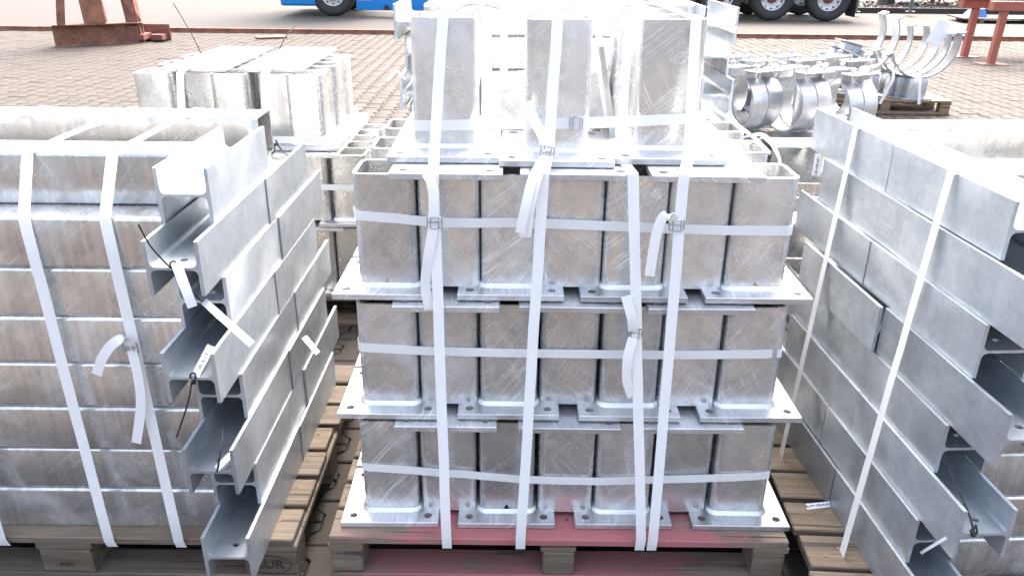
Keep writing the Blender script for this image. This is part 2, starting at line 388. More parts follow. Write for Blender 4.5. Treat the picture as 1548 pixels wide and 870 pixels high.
# ------------------------------------------------------------------ pallets
nail_me = MB().cyl((0, 0, 0), (0, 0, .0011), .0055, n=8).mesh('nail', 'rust')
def pallet(name, label, x0, x1, y0, y1, mats, rz=0.0, overhang=0.0, group='wooden pallets', boards=7, bw=.085):
    cx, cy = (x0 + x1) / 2, (y0 + y1) / 2; W = x1 - x0; D = y1 - y0
    t = empty(name, (cx, cy, 0), (0, 0, rz)); tag(t, label, 'pallet', group); rr = random.Random(label)
    top, low = mats; blk = {'wood': 'wood', 'wood_red': 'wood_mid', 'wood_new': 'wood_new'}[top]
    h1, h2, h3 = .022, .078, .022                    # bottom board, block, stringer, deck
    for yy in (-D / 2 + .05, 0, D / 2 - .05): link('bottom_board', box(W, .10, h1, low, .003), t, (0, yy, .001))
    for yy in (-D / 2 + .05, 0, D / 2 - .05):
        for xx in (-W / 2 + bw / 2, 0.0, W / 2 - bw / 2):
            link('block', box(bw, .095, h2 - .002, blk, .004), t, (xx + rr.uniform(-.004, .004), yy, .001 + h1 + .001), (0, 0, rr.uniform(-.02, .02)))
    for xx in (-W / 2 + bw / 2, 0.0, W / 2 - bw / 2): link('stringer', box(bw + .01, D - .004, .020, blk, .003), t, (xx, 0, .1015))
    gap = D / boards
    for i in range(boards):
        bwid = gap * (.86 if i not in (0, boards - 1) else .95)
        yy = -D / 2 + gap * (i + .5)
        if i == 0: yy = -D / 2 + bwid / 2
        if i == boards - 1: yy = D / 2 - bwid / 2
        o = link('deck_board', box(W, bwid, .022, top, .003), t, (rr.uniform(-overhang, overhang), yy, .1225 + rr.uniform(0, .001)), (0, 0, rr.uniform(-.006, .006)))
    for i in range(boards):
        for xx in (-W / 2 + bw / 2, 0.0, W / 2 - bw / 2):
            for q_ in (-.02, .02): link('nail', nail_me, t, (xx + q_ + rr.uniform(-.006, .006), -D / 2 + gap * (i + .5) + q_ * rr.uniform(.3, 1), .1452))
    return t
PZ = .1455     # top of the pallets
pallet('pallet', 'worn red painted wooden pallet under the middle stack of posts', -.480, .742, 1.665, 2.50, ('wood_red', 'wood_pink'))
pallet('pallet', 'weathered grey wooden pallet under the left beam stack', -1.80, -.57, 1.655, 2.60, ('wood', 'wood'), 0, .012, bw=.14)
pallet('pallet', 'weathered wooden pallet with uneven boards under the right beam stack', .80, 2.06, 1.40, 2.50, ('wood', 'wood'), R(-2.6), .03, boards=8, bw=.12)
pallet('pallet', 'wooden pallet under the beam stack behind the middle posts', -.42, .80, 3.05, 3.85, ('wood', 'wood'))
pallet('pallet', 'wooden pallet under the post stack standing behind the left beams', -1.62, -.60, 3.22, 4.05, ('wood', 'wood'))

# ------------------------------------------------------------------ square posts with a base plate
def plate_mesh(w, d, t, hx, hy, r, mat, off=0.0):
    bm = bmesh.new(); out = [(w / 2, d / 2), (-w / 2, d / 2), (-w / 2, -d / 2), (w / 2, -d / 2)]
    ed = []
    def loop(P):
        vs = [bm.verts.new((x, y + off, 0)) for x, y in P]; es = [bm.edges.new((vs[i], vs[(i + 1) % len(vs)])) for i in range(len(vs))]; ed.extend(es)
    loop(out)
    for sx in (-1, 1):
        for sy in (-1, 1): loop([(sx * hx + r * math.cos(2 * math.pi * i / 12), sy * hy + r * math.sin(2 * math.pi * i / 12)) for i in range(12)])
    res = bmesh.ops.triangle_fill(bm, edges=ed, use_beauty=True); fs = [g for g in res['geom'] if isinstance(g, bmesh.types.BMFace)]
    ex = bmesh.ops.extrude_face_region(bm, geom=fs); bmesh.ops.translate(bm, verts=[g for g in ex['geom'] if isinstance(g, bmesh.types.BMVert)], vec=(0, 0, t))
    bmesh.ops.recalc_face_normals(bm, faces=bm.faces)
    sharp = [e for e in bm.edges if len(e.link_faces) == 2 and e.calc_face_angle(0) > 1.2 and max(abs(v.co.x) for v in e.verts) > w / 2 - 1e-4 or (len(e.link_faces) == 2 and e.calc_face_angle(0) > 1.2 and min(abs(v.co.y - off) for v in e.verts) > d / 2 - 1e-4)]
    bmesh.ops.bevel(bm, geom=sharp, offset=.0018, segments=1, affect='EDGES')
    me = bpy.data.meshes.new('plate'); bm.to_mesh(me); bm.free(); me.materials.append(M[mat]); return me
def post_meshes(tw, td, th, pw, pd, pt, hole=.011):
    o = rrect(tw, td, .022, 6); i = rrect(tw - .017, td - .017, .0145, 6)
    tube = extrude(o, th, 'z', 'galv', 30, i)
    cut = mesh('c', [(-.011, -td / 2 - .02, .006), (.011, -td / 2 - .02, .006), (0, -td / 2 - .02, .026), (-.011, -td / 2 + .03, .006), (.011, -td / 2 + .03, .006), (0, -td / 2 + .03, .026)], [(0, 1, 2), (5, 4, 3), (0, 3, 4, 1), (1, 4, 5, 2), (2, 5, 3, 0)], None)
    vent = boolean(tube, [cut]); vent.shade_smooth(); vent.set_sharp_from_angle(angle=R(30))
    plate = plate_mesh(pw, pd, pt, pw / 2 - .03, pd / 2 - .03, hole, 'galv_plate')
    a = rrect(tw + .016, td + .016, .028, 6); b = rrect(tw + .011, td + .011, .026, 6); c = rrect(tw + .001, td + .001, .022, 6); N = len(a)
    V = [(x, y, 0) for x, y in a] + [(x, y, .006) for x, y in b] + [(x, y, .010) for x, y in c]
    F = [(j * N + q, j * N + (q + 1) % N, (j + 1) * N + (q + 1) % N, (j + 1) * N + q) for j in range(2) for q in range(N)]
    weld = mesh('weld', V, F, 'weld', 60)
    return tube, vent, plate, weld, pt
PA = post_meshes(.149, .140, .286, .262, .240, .016)
PB = post_meshes(.158, .150, .307, .272, .330, .016, .012)
def post(kind, x, y, z, label, group, inverted=False, vent=False, rot=(0, 0, 0)):
    tube, vt, plate, weld, pt = kind
    t = empty('baseplate_post', (x, y, z), (math.pi, 0, rot[2]) if inverted else rot)
    tag(t, label, 'post', group)
    link('base_plate', plate, t); link('tube', vt if vent else tube, t, (0, 0, pt)); link('weld_bead', weld, t, (0, 0, pt))
    return t
LV, UH = .322, .286 + .016
rr = random.Random(11)
LAY = ['bottom', 'middle', 'third']
XC = [(-.324, .158), (-.315, .155), (-.307, .1517)]
YP = [1.706, 1.738, 1.766]
VENT = {(0, 2, 0), (2, 0, 0), (2, 6, 0)}
for L in range(3):
    for row in range(3):
        for c in range(7):
            inv = c % 2 == 1
            x = XC[L][0] + XC[L][1] * c + rr.uniform(-.0015, .0015); y = YP[L] + .12 + row * .25 + rr.uniform(-.003, .003) + (.004 if inv else 0)
            zb = PZ + LV * L
            if inv: z = zb + .016 + .286 + .016 + .0005
            else: z = zb + .0004
            post(PA, x, y, z, f"square post, plate {'up' if inv else 'down'}, {ORD[c]} from left, {('front','second','back')[row]} row, {LAY[L]} layer, middle stack",
                 'square posts of the middle stack', inv, (L, c, row) in VENT, (0, 0, rr.uniform(-.012, .012)))
# top layer: wider base plates, taller stubs
Z4 = PZ + LV * 3 - .0015
for i, (x, yf) in enumerate(((-.168, 1.852), (.104, 1.822), (.374, 1.854))):
    post(PB, x, yf + .165, Z4, f"tall square post on top of middle stack, {('left','middle','right')[i]} of the front three", 'tall posts on top of the middle stack', rot=(0, 0, (.01, -.012, .008)[i]))
post(PB, -.170, 2.353, Z4, 'tall square post on top of middle stack, hidden behind the left one', 'tall posts on top of the middle stack')
post(PB, .356, 2.356, Z4, 'tall square post on top of middle stack, right one of second row', 'tall posts on top of the middle stack')
lie = post(PB, .262, 2.235, Z4 + .118, 'post lying on its side behind the middle tall post, plate leaning right', 'tall posts on top of the middle stack')
lie.rotation_euler = (R(-4), R(-101), 0)

# ------------------------------------------------------------------ beam frames: long square tube with an H-beam across each end
BW, BH = .118, .1235       # H section: width across flanges, flange height
def h_prof(w=BW, h=BH, tf=.0085, tw=.0065, r=.012):
    P = []
    def arc(cx, cy, a0, a1): 
        for i in range(5):
            a = R(a0 + (a1 - a0) * i / 4); P.append((cx + r * math.cos(a), cy + r * math.sin(a)))
    x1 = w / 2; xi = x1 - tf; zw = tw / 2
    P += [(x1, -h / 2), (x1, h / 2), (xi, h / 2)]; arc(xi - r, zw + r, 0, -90)
    arc(-xi + r, zw + r, 270, 180); P += [(-xi, h / 2), (-x1, h / 2), (-x1, -h / 2), (-xi, -h / 2)]
    arc(-xi + r, -zw - r, 180, 90); arc(xi - r, -zw - r, 90, 0); P += [(xi, -h / 2)]
    return [(x, z + h / 2) for x, z in P]
_hm = {}
def h_mesh(L):
    L = round(L, 3)
    if L not in _hm:
        me = extrude(h_prof(), L, 'y', 'galv_beam', 35)
        cut = []
        for yy in (.045, L - .045): cut.append(MB().cyl((.006, yy, 0), (.006, yy, .13), .0085, n=14).mesh('c', None))
        me = boolean(me, cut); me.shade_smooth(); me.set_sharp_from_angle(angle=R(35)); _hm[L] = me
    return _hm[L]
_tm = {}
def t_mesh(L):
    L = round(L, 3)
    if L not in _tm:
        _tm[L] = extrude(rrect(.125, .1246, .009, 4, 0, .0623), L, 'x', 'galv_tube', 30, rrect(.113, .1126, .004, 4, 0, .0623))
    return _tm[L]
def frame(label, group, z, x_in, y_tube, tube_len, cross, sgn, other=True, rz=0.0, pivot=(0, 0), rj=random):
    """cross = (y0, y1) of the H-beam at the near end or None; sgn -1: tube runs to the left of it"""
    t = empty('beam_frame', (pivot[0], pivot[1], z), (0, 0, rz)); tag(t, label, 'steel frame', group)
    px, py = pivot
    xa = x_in if sgn > 0 else x_in - tube_len
    link('long_tube', t_mesh(tube_len), t, (xa - px, y_tube + .0625 - py, 0))
    if cross:
        y0, y1 = cross
        link('cross_beam', h_mesh(y1 - y0), t, (x_in - sgn * (BW / 2 + .0005) - px, y0 - py, .0002))
        if other: link('cross_beam', h_mesh(y1 - y0), t, (x_in + sgn * (tube_len + BW / 2 + .0005) - px, y0 - py, .0002))
    return t
PITCH = .125
def rowz(k): return PZ - .004 + PITCH * k
LROW = ['bottom', 'second', 'third', 'fourth', 'fifth', 'sixth', 'seventh', 'top', 'ninth', 'topmost']
# left stack: rows 0..7
rj = random.Random(21)
LC = {7: [(1.672, 2.100)], 6: [(1.552, 2.030), (2.034, 2.452)], 5: [(1.662, 2.088), (2.092, 2.588)], 4: [(1.527, 1.994), (1.998, 2.460)],
      3: [(1.660, 2.144), (2.148, 2.600)], 2: [(1.526, 2.010), (2.014, 2.470)], 1: [(1.648, 2.122), (2.126, 2.595)], 0: [(1.520, 2.004), (2.008, 2.475)]}
for k, cr in LC.items():
    xr = -.632 - .0042 * k + rj.uniform(-.0015, .0015)
    for i, (y0, y1) in enumerate(cr):
        yt = (1.70 + rj.uniform(-.003, .003)) if i == 0 else (y0 + y1) / 2 - .0625
        if k == 7: yt = 1.792
        xo = rj.uniform(-.002, .002) if i else 0
        frame(f"galvanized beam frame, {('front','back')[i]} one in the {LROW[k]} layer of the left stack", 'beam frames of the left stack', rowz(k), xr - BW + xo + (.005 if i else 0), yt, 1.0, (y0, y1), -1)
frame('galvanized square tube lying across the back of the left stack top', 'beam frames of the left stack', rowz(7), -.715, 2.212, 1.05, None, -1)
# right stack: beams turned a little, front ends swung outwards
RC = {7: [(1.490, 1.965), (1.968, 2.445)], 6: [(1.335, 1.833), (1.836, 2.315)], 5: [(1.452, 1.945), (1.948, 2.42)], 4: [(1.314, 1.806), (1.809, 2.29)],
      3: [(1.468, 1.955), (1.958, 2.44)], 2: [(1.336, 1.818), (1.821, 2.30)], 1: [(1.460, 1.95), (1.953, 2.43)], 0: [(1.330, 1.82), (1.823, 2.31)]}
for k, cr in RC.items():
    xl = .924 + .0078 * k + (.004 if k == 7 else 0)
    for i, (y0, y1) in enumerate(cr):
        yt = (1.53 + rj.uniform(-.002, .002)) if i == 0 else (y0 + y1) / 2 - .0625
        if k == 7 and i == 0: yt = 1.70
        xo = 0 if i == 0 else (-.012 if k == 4 else rj.uniform(-.003, .003))
        frame(f"galvanized beam frame, {('front','back')[i]} one in the {LROW[k]} layer of the right stack", 'beam frames of the right stack', rowz(k), xl + BW + xo, yt, 1.0, (y0, y1), 1, rz=R(3.4), pivot=(xl, 1.46))
for k, (x, y) in ((6, (.862, 2.46)), (4, (.88, 2.44)), (2, (.875, 2.46))):
    frame(f"galvanized tube with open left end behind {LROW[k]} layer of right stack", 'beam frames of the right stack', rowz(k), x, y, 1.1, None, 1, rz=R(1))
# stack behind the middle posts: both ends of the frames show
for k in range(10):
    odd = k % 2; y0 = 2.985 if odd else 3.115
    frame(f"galvanized beam frame in the {LROW[k] if k != 7 else 'eighth'} layer of the stack behind the posts", 'beam frames of the stack behind the posts', rowz(k),
          -.432 + BW + rj.uniform(-.012, .012) + (.0 if odd else .02), 3.165 + rj.uniform(-.004, .004), .995, (y0, y0 + .47), 1)
# lower beam stack between the right stack and the clamps
for k in range(5):
    frame(f"galvanized beam frame in the {LROW[k]} layer of the low stack before the clamps", 'beam frames of the low stack', rowz(k), 1.16 + .01 * (k % 2), 3.60 + .02 * (k % 2), 1.25, None, 1)
pallet('pallet', 'wooden pallet under the low stack in front of the clamps', 1.15, 2.35, 3.5, 4.3, ('wood', 'wood'))

# ------------------------------------------------------------------ post stack behind the left beams
for L in range(3):
    cols = 6 if L < 2 else 5
    for row in range(3):
        for c in range(cols):
            inv = (c + (1 if L < 2 else 0)) % 2 == 1
            x = (-1.49 + .157 * c) if L == 2 else (-1.50 + .160 * c)
            y = 3.265 + (0 if L == 2 else -.04) + .12 + row * .25 + (.10 if inv and L == 2 else .0) + rr.uniform(-.004, .004)
            zb = PZ + LV * L
            post(PA, x + rr.uniform(-.003, .003), y, zb + (.016 + .286 + .016 + .0005 if inv else .0004),
                 f"square post, plate {'up' if inv else 'down'}, {ORD[c]} from left, {('front','second','back')[row]} row, {LAY[L]} layer, far left stack",
                 'square posts of the far left stack', inv, False, (0, 0, rr.uniform(-.015, .015)))

# ------------------------------------------------------------------ straps
def ribbon(pts, wdir, width, thick=.0011, taper=None):
    pts = [Vector(p) for p in pts]; V = []; F = []; n = len(pts)
    for i, p in enumerate(pts):
        d = (pts[min(i + 1, n - 1)] - pts[max(i - 1, 0)]).normalized()
        wd = Vector(wdir[i]) if isinstance(wdir, list) else Vector(wdir)
        wd = (wd - d * wd.dot(d)).normalized(); nn = d.cross(wd)
        for a, b in ((-1, -1), (1, -1), (1, 1), (-1, 1)): V.append(p + wd * a * width / 2 + nn * b * thick / 2)
    for i in range(n - 1):
        for k in range(4): F.append((4 * i + k, 4 * i + (k + 1) % 4, 4 * i + 4 + (k + 1) % 4, 4 * i + 4 + k))
    F += [(3, 2, 1, 0), tuple(range(4 * n - 4, 4 * n))]
    return mesh('ribbon', V, F, 'strap', 50)
def curve(pts, per=7):
    """smooth line through points"""
    pts = [Vector(p) for p in pts]; out = []; P = [pts[0]] + pts + [pts[-1]]
    for i in range(1, len(P) - 2):
        for k in range(per):
            t = k / per; a, b, c, d = P[i - 1:i + 3]
            out.append(.5 * ((2 * b) + (c - a) * t + (2 * a - 5 * b + 4 * c - d) * t * t + (3 * b - a - 3 * c + d) * t ** 3))
    return out + [pts[-1]]
def fine(pts, step=.08, jig=.0008, sd=1):
    """straight runs, cut up and made a touch uneven"""
    r_ = random.Random(sd); out = []
    for a, b in zip(pts[:-1], pts[1:]):
        a = Vector(a); b = Vector(b); n_ = max(1, int((b - a).length / step))
        for i in range(n_): out.append(a.lerp(b, i / n_) + (Vector((r_.uniform(-1, 1), r_.uniform(-1, 1) * .2, r_.uniform(-1, 1))) * jig if 0 < i else Vector((0, 0, 0))))
    return out + [Vector(pts[-1])]
def buckle(parent, c, w=.034, h=.026, ang=0.0):
    mb = MB(); q = Euler((0, ang, 0)).to_matrix(); c = Vector(c)
    P = [q @ Vector((x, 0, z)) + c for x, z in rrect(w, h, .004, 3)]; mb.tube(P + [P[0]], .0017, 7)
    mb.tube([q @ Vector((-w / 2, 0, 0)) + c, q @ Vector((w / 2, 0, 0)) + c], .0015, 6)
    P = [q @ Vector((x, -.004, z)) + c for x, z in rrect(w * .55, h * 1.05, .003, 3)]; mb.tube(P + [P[0]], .0014, 6)
    return link('buckle', mb.mesh('buckle', 'wire', 60), parent)
def strap(label, group, runs, wdir=(1, 0, 0), width=.0255):
    t = empty('strap', (0, 0, 0)); tag(t, label, 'strap', group)
    for r_ in runs: link('band', ribbon(r_, wdir, width), t)
    return t
def tail(parent, pts, wdir=(1, 0, 0), width=.0235): return link('loose_tail', ribbon(curve(pts), wdir, width, .0012), parent)
GV = 'white straps over the middle stack'
def over(top, front, sd):
    """a band that comes up behind the stack, over its top and down the front"""
    b = [Vector((top.x + .01, 2.60, .13)), Vector((top.x + .01, 2.60, 1.08)), Vector((top.x, 2.44, top.z + .001)), top]
    return [fine(b, .2, .0005, sd) + fine([top] + front, .07, .0009, sd)[1:]]
zt = Z4 + .016 + .307 + .002
p = aty(670, 27, 1.936); p.z = zt
t = strap('white strap down the left of the middle stack with buckle near its top', GV, over(p, [aty(656, 237, 1.848), aty(655, 264, 1.762), aty(675, 813, 1.652), Vector((aty(675, 813, 1.652).x, 1.66, .118))], 1))
buckle(t, aty(657, 336, 1.742)); tail(t, [aty(655, 342, 1.74), aty(648, 385, 1.735), aty(643, 430, 1.738), aty(649, 468, 1.735)])
tail(t, [aty(655, 330, 1.738), aty(656, 300, 1.742), aty(652, 275, 1.752), aty(645, 262, 1.765)])
p = aty(843, 27, 1.905); p.z = zt
t = strap('white strap down the middle posts, gathered at a knot under the tall post', GV, over(p, [aty(829, 232, 1.812), aty(822, 262, 1.760), aty(787, 813, 1.652), Vector((aty(787, 813, 1.652).x, 1.66, .118))], 2))
buckle(t, aty(827, 230, 1.808), .032, .03, .2)
tail(t, [aty(826, 236, 1.80), aty(812, 262, 1.755), aty(800, 310, 1.735), aty(794, 358, 1.735)], width=.028)
tail(t, [aty(824, 238, 1.795), aty(806, 268, 1.75), aty(795, 310, 1.728), aty(786, 352, 1.725)], width=.022)
tail(t, [aty(829, 228, 1.802), aty(820, 205, 1.83), aty(806, 178, 1.86), aty(800, 152, 1.87)], width=.024)
a = atz(944, 246, Z4 + .001)
t = strap('white strap rising from the red pallet to the plates right of centre', GV, [fine([Vector((a.x - .02, 2.5, Z4 + .018)), a, aty(957, 263, 1.760), aty(969, 815, 1.651), Vector((aty(969, 815, 1.651).x, 1.66, .118))], .07, .0009, 3)])
buckle(t, aty(960, 503, 1.716), .034, .028, .1); tail(t, [aty(957, 500, 1.712), aty(955, 480, 1.708), aty(946, 447, 1.716)])
tail(t, [aty(957, 510, 1.71), aty(949, 540, 1.70), aty(948, 575, 1.698), aty(956, 600, 1.70)])
p = aty(1053, 27, 1.937); p.z = zt
t = strap('white strap down the right of the middle stack with curled tail', GV, over(p, [aty(1040, 240, 1.85), aty(1034, 264, 1.762), aty(987, 816, 1.651), Vector((aty(987, 816, 1.651).x, 1.66, .118))], 4))
buckle(t, aty(1023, 340, 1.742)); tail(t, [aty(1020, 334, 1.738), aty(1012, 325, 1.732), aty(1000, 332, 1.728), aty(990, 365, 1.725), aty(982, 417, 1.722)])
def ring(label, group, front, xl, xr, yb, width=.024, ang=0.0):
    """band round a layer: front line given, sides and back follow"""
    f = [Vector(q) for q in front]; z0 = f[0].z; z1 = f[-1].z; yf = f[0].y
    def cor(x, y, sx, sy, z): return [Vector((x + sx * .02 * (1 - math.sin(a)), y + sy * .02 * (1 - math.cos(a)), z)) for a in (0.0, R(45), R(90))]
    pts = [Vector((xl, yb, z0 - .01)), Vector((xl, yf + .025, z0)), Vector((xl + .006, yf + .006, z0))] + f + [Vector((xr - .006, f[-1].y + .006, z1)), Vector((xr, f[-1].y + .025, z1)), Vector((xr, yb, z1 - .01)), Vector((xl, yb, z0 - .01))]
    return strap(label, group, [pts], (0, 0, 1), width)
GH = 'white straps round the layers of the middle stack'
def line(P, Y): return [aty(x, y, Y) for x, y in P]
ring('white strap round the bottom layer of posts above the red pallet', GH, line([(558, 706), (620, 710), (665, 714), (700, 716), (730, 719), (790, 724), (850, 726), (910, 727), (975, 725), (1050, 723), (1110, 721), (1148, 719)], 1.7525), -.402, .702, 2.47)
ring('white strap round the middle layer of posts', GH, line([(548, 525), (620, 529), (680, 531), (760, 533), (830, 534), (900, 535), (980, 536), (1060, 536), (1150, 535)], 1.7845), -.393, .694, 2.49)
t = ring('white strap round the third layer of posts under the overhanging plates', GH, line([(545, 326), (600, 330), (657, 336), (720, 337), (780, 336), (860, 339), (930, 342), (1000, 345), (1100, 348), (1188, 349)], 1.8125), -.385, .682, 2.52)
t = ring('white strap round the three tall posts with a square buckle', GH, [aty(640, 190, 1.939), aty(700, 189, 1.939), aty(800, 187, 1.906), aty(840, 187, 1.905), aty(893, 186, 1.907), aty(965, 183, 1.938), aty(1045, 179, 1.939)], -.250, .456, 2.44, .026)
buckle(t, aty(871, 187, 1.900), .03, .03)
# left stack
GL = 'white straps over the left beam stack'
def strap_left(label, P, back=2.63, sd=0):
    x = P[0].x; z = .1235 + rowz(7) + .0018
    pts = [Vector((x, back, .12)), Vector((x, back, .9)), Vector((x, 2.338, z)), Vector((x, 2.212, z)), Vector((x, 1.917, z))] + P
    return strap(label, GL, [fine(pts, .09, .0008, sd)], (1, 0, 0), .027)
def left_pts(xt, xm, xb, yb):
    a = aty(xt, 235, 1.789); a.z = rowz(7) + .1235 - .002; b = aty(xm, 338, 1.695); b.z = rowz(6) + .1235 + .0005; c = aty(xb, yb, 1.645); c.z = .143
    return [a, b, c, Vector((c.x, 1.655, .116))]
strap_left('white strap down the left beam stack, left of the buckled one', left_pts(42, 38, 166, 822), sd=5)
t = strap_left('white strap down the left beam stack with a buckle and two tails', left_pts(170, 160, 271, 822), sd=6)
buckle(t, aty(197, 525, 1.668), .034, .028, -.1)
tail(t, [aty(196, 522, 1.664), aty(190, 511, 1.655), aty(172, 518, 1.648), aty(155, 540, 1.645), aty(146, 566, 1.645)])
tail(t, [aty(199, 530, 1.664), aty(208, 565, 1.655), aty(213, 610, 1.648), aty(206, 669, 1.645)])
strap_left('white strap down the left beam stack at the left border', [Vector((-1.375, 1.789, 1.138)), Vector((-1.375, 1.695, 1.013)), Vector((-1.335, 1.645, .143)), Vector((-1.335, 1.655, .116))], sd=7)
zz = rowz(7) + .1235 + .003
strap('slack white strap lying slantwise over the left stack top', GL, [fine([atz(178, 176, zz), atz(120, 197, zz - .004), atz(46, 230, zz)], .05, .001, 8)], (1, .3, 0), .02)
# right stack
GR = 'white straps over the right beam stack'
def strap_right(label, ct, cb, sd, xr=1.9):
    zt_ = rowz(7) + .1235 + .0015
    pts = [Vector((xr, ct.y - .03, zt_)), Vector((ct.x + .01, ct.y, zt_)), Vector((ct.x - .003, ct.y, zt_ - .003)), cb, Vector((cb.x + .03, cb.y, cb.z - .03))]
    return strap(label, GR, [fine(pts, .08, .0007, sd)], (0, 1, 0), .028)
a = atz(1450, 261, 1.14); a.x = .962
strap_right('white strap down the flanges of the right stack, the nearer one', a, atz(1272, 838, .142), 9)
b = atz(1300, 193, 1.14); b.x = .936
strap_right('white strap down the flanges of the right stack, the farther one', b, atz(1180, 690, .142), 10)
x = aty(1545, 812, 1.52).x
strap('white strap down the tube faces in the lower right corner', GR, [fine([Vector((x, 1.69, 1.143)), Vector((x, 1.522, 1.0)), Vector((x - .01, 1.40, .142)), Vector((x - .01, 1.41, .11))], .1, .0006, 12)], (1, 0, 0), .027)
# behind
GB = 'white straps on the stacks behind'
for i, px in enumerate((738, 762, 946)):
    a = aty(px, 60, 3.155); strap(f"white strap down the beams behind the tall posts, {('leftmost','second','right-hand')[i]} of three", GB, [fine([Vector((a.x, 3.62, .13)), Vector((a.x, 3.62, 1.3)), Vector((a.x, 3.30, 1.395)), Vector((a.x, 3.158, 1.393)), Vector((a.x, 3.150, .13))], .15, .0006, 20 + i)], (1, 0, 0), .03)
for i, px in enumerate((281, 406)):
    z2 = PZ + LV * 3 + .002; a = aty(px, 108, 3.36); yb = 4.07
    strap(f"white strap over the far left post stack, {('left','right')[i]} of the two", GB, [fine([Vector((a.x, yb, .14)), Vector((a.x, yb, z2 - .05)), Vector((a.x, 4.03, z2)), Vector((a.x, 3.375, z2)), Vector((a.x - .002, 3.30, z2 - .02)), Vector((a.x, 3.22, PZ + LV * 2 + .02)), Vector((a.x, 3.19, .14))], .12, .0006, 30 + i)], (1, 0, 0), .03)
z1 = PZ + LV * 1 + .165
strap('white strap round the middle layer of the far left posts', GB, [[Vector((-1.578, 4.0, z1)), Vector((-1.578, 3.275, z1)), Vector((-1.57, 3.271, z1)), Vector((-.632, 3.271, z1)), Vector((-.622, 3.277, z1)), Vector((-.622, 4.0, z1)), Vector((-1.578, 4.0, z1))]], (0, 0, 1), .026)
z1 = PZ + LV * 2 + .035
strap('white strap low round the upper layer of the far left posts', GB, [[Vector((-1.57, 4.0, z1)), Vector((-1.57, 3.318, z1)), Vector((-1.56, 3.312, z1)), Vector((-.79, 3.312, z1)), Vector((-.782, 3.318, z1)), Vector((-.782, 4.0, z1)), Vector((-1.57, 4.0, z1))]], (0, 0, 1), .03)
strap('loose white strap end curling over the tubes beside the right stack', GB, [curve([atz(1128, 206, 1.06), aty(1146, 203, 2.35), aty(1160, 210, 2.3), aty(1175, 232, 2.3), aty(1180, 250, 2.32)])], (.6, 1, 0), .026)
strap('taut white strap running from the middle stack to the clamps', GB, [fine([aty(1060, 152, 2.6), aty(1100, 178, 2.65), aty(1140, 208, 2.6), aty(1165, 232, 2.5)], .05, .0005, 40)], (0, .3, 1), .012)

# ------------------------------------------------------------------ cable ties and paper tags
def tie(label, path, loop=None, r=.0019, tags=(), group='black cable ties with paper tags', mat='black'):
    t = empty('cable_tie', (0, 0, 0)); tag(t, label, 'cable tie', group)
    mb = MB(); mb.tube(curve(path, 5), r, 6)
    if loop is not None:
        c = Vector(loop); mb.tube([c + Vector((.009 * math.cos(a) * .6, .004 * math.sin(a * 2), .011 * math.sin(a))) for a in [i * 2 * math.pi / 14 for i in range(15)]], r, 6)
        mb.box((c.x - .004, c.y - .004, c.z - .016), (c.x + .004, c.y + .003, c.z - .009))
    link('tie', mb.mesh('tie', mat, 50), t)
    for (a, b, wd, pr) in tags:
        a = Vector(a); b = Vector(b); d = b - a; L = d.length; d.normalize(); view = (Vector((0, 0, CH)) - (a + b) / 2).normalized()
        yv = view.cross(d).normalized(); nv = d.cross(yv); V = []; F = []; n_ = 8
        for i in range(n_ + 1):
            u = i / n_; bend = .10 * L * math.sin(math.pi * u) * (1 if pr else 1.6)
            for yy in (-wd / 2, wd / 2): V += [(u * L, yy, bend), (u * L, yy, bend + .0005)]
        for i in range(n_):
            o_ = 4 * i; F += [(o_, o_ + 2, o_ + 6, o_ + 4), (o_ + 1, o_ + 5, o_ + 7, o_ + 3), (o_, o_ + 4, o_ + 5, o_ + 1), (o_ + 2, o_ + 3, o_ + 7, o_ + 6)]
        F += [(0, 1, 3, 2), (4 * n_, 4 * n_ + 2, 4 * n_ + 3, 4 * n_ + 1)]
        o = link('paper_tag', mesh('tag', V, F, 'paper' if pr else 'paper_plain', 50), t)
        mw = Matrix.Identity(4)
        for k_ in range(3): mw[k_][0] = d[k_]; mw[k_][1] = yv[k_]; mw[k_][2] = nv[k_]; mw[k_][3] = a[k_]
        o.matrix_local = mw
    return t
tie('black tie with broad white tag on the second beam end of the left stack', [aty(209, 338, 1.52), aty(216, 352, 1.525), aty(230, 375, 1.53), aty(258, 405, 1.545)], aty(262, 402, 1.545), tags=[(aty(266, 397, 1.538), aty(291, 464, 1.52), .020, False)])
tie('black tie with white tag bending down over the third beam of left stack', [aty(296, 445, 1.60), aty(304, 455, 1.62), aty(312, 453, 1.63)], None, tags=[(aty(308, 455, 1.62), aty(381, 520, 1.50), .016, False)])
tie('black tie with printed tag hanging from the fourth beam of left stack', [aty(290, 575, 1.522), aty(286, 600, 1.512), aty(279, 625, 1.507), aty(267, 660, 1.503)], aty(292, 570, 1.526), .0022, tags=[(aty(295, 568, 1.528), aty(319, 522, 1.60), .0165, True)])
tie('black tie with white tag inside the sixth beam of left stack', [aty(337, 645, 1.60), aty(334, 680, 1.54), aty(328, 713, 1.518)], None, .0024, tags=[(aty(327, 708, 1.526), aty(354, 682, 1.57), .014, False)])
tie('black tie with short white tag on the flank of the left stack', [aty(455, 512, 2.02), aty(459, 508, 2.03), aty(463, 512, 2.02)], None, .0015, tags=[(aty(460, 509, 2.02), aty(481, 534, 1.96), .016, False)])
tie('curled black tie at the back of the left stack top', [aty(417, 212, 2.18), aty(422, 222, 2.2), aty(430, 232, 2.25), aty(440, 237, 2.3)], None, .0026)
tie('black tie standing up from the left of the far left stack', [aty(308, 93, 3.5), aty(298, 68, 3.52), aty(280, 35, 3.55), aty(262, 5, 3.58)], None, .0022)
tie('black tie standing up from the right of the far left stack', [aty(418, 92, 3.5), aty(424, 72, 3.52), aty(434, 52, 3.56), aty(446, 40, 3.6)], None, .0022)
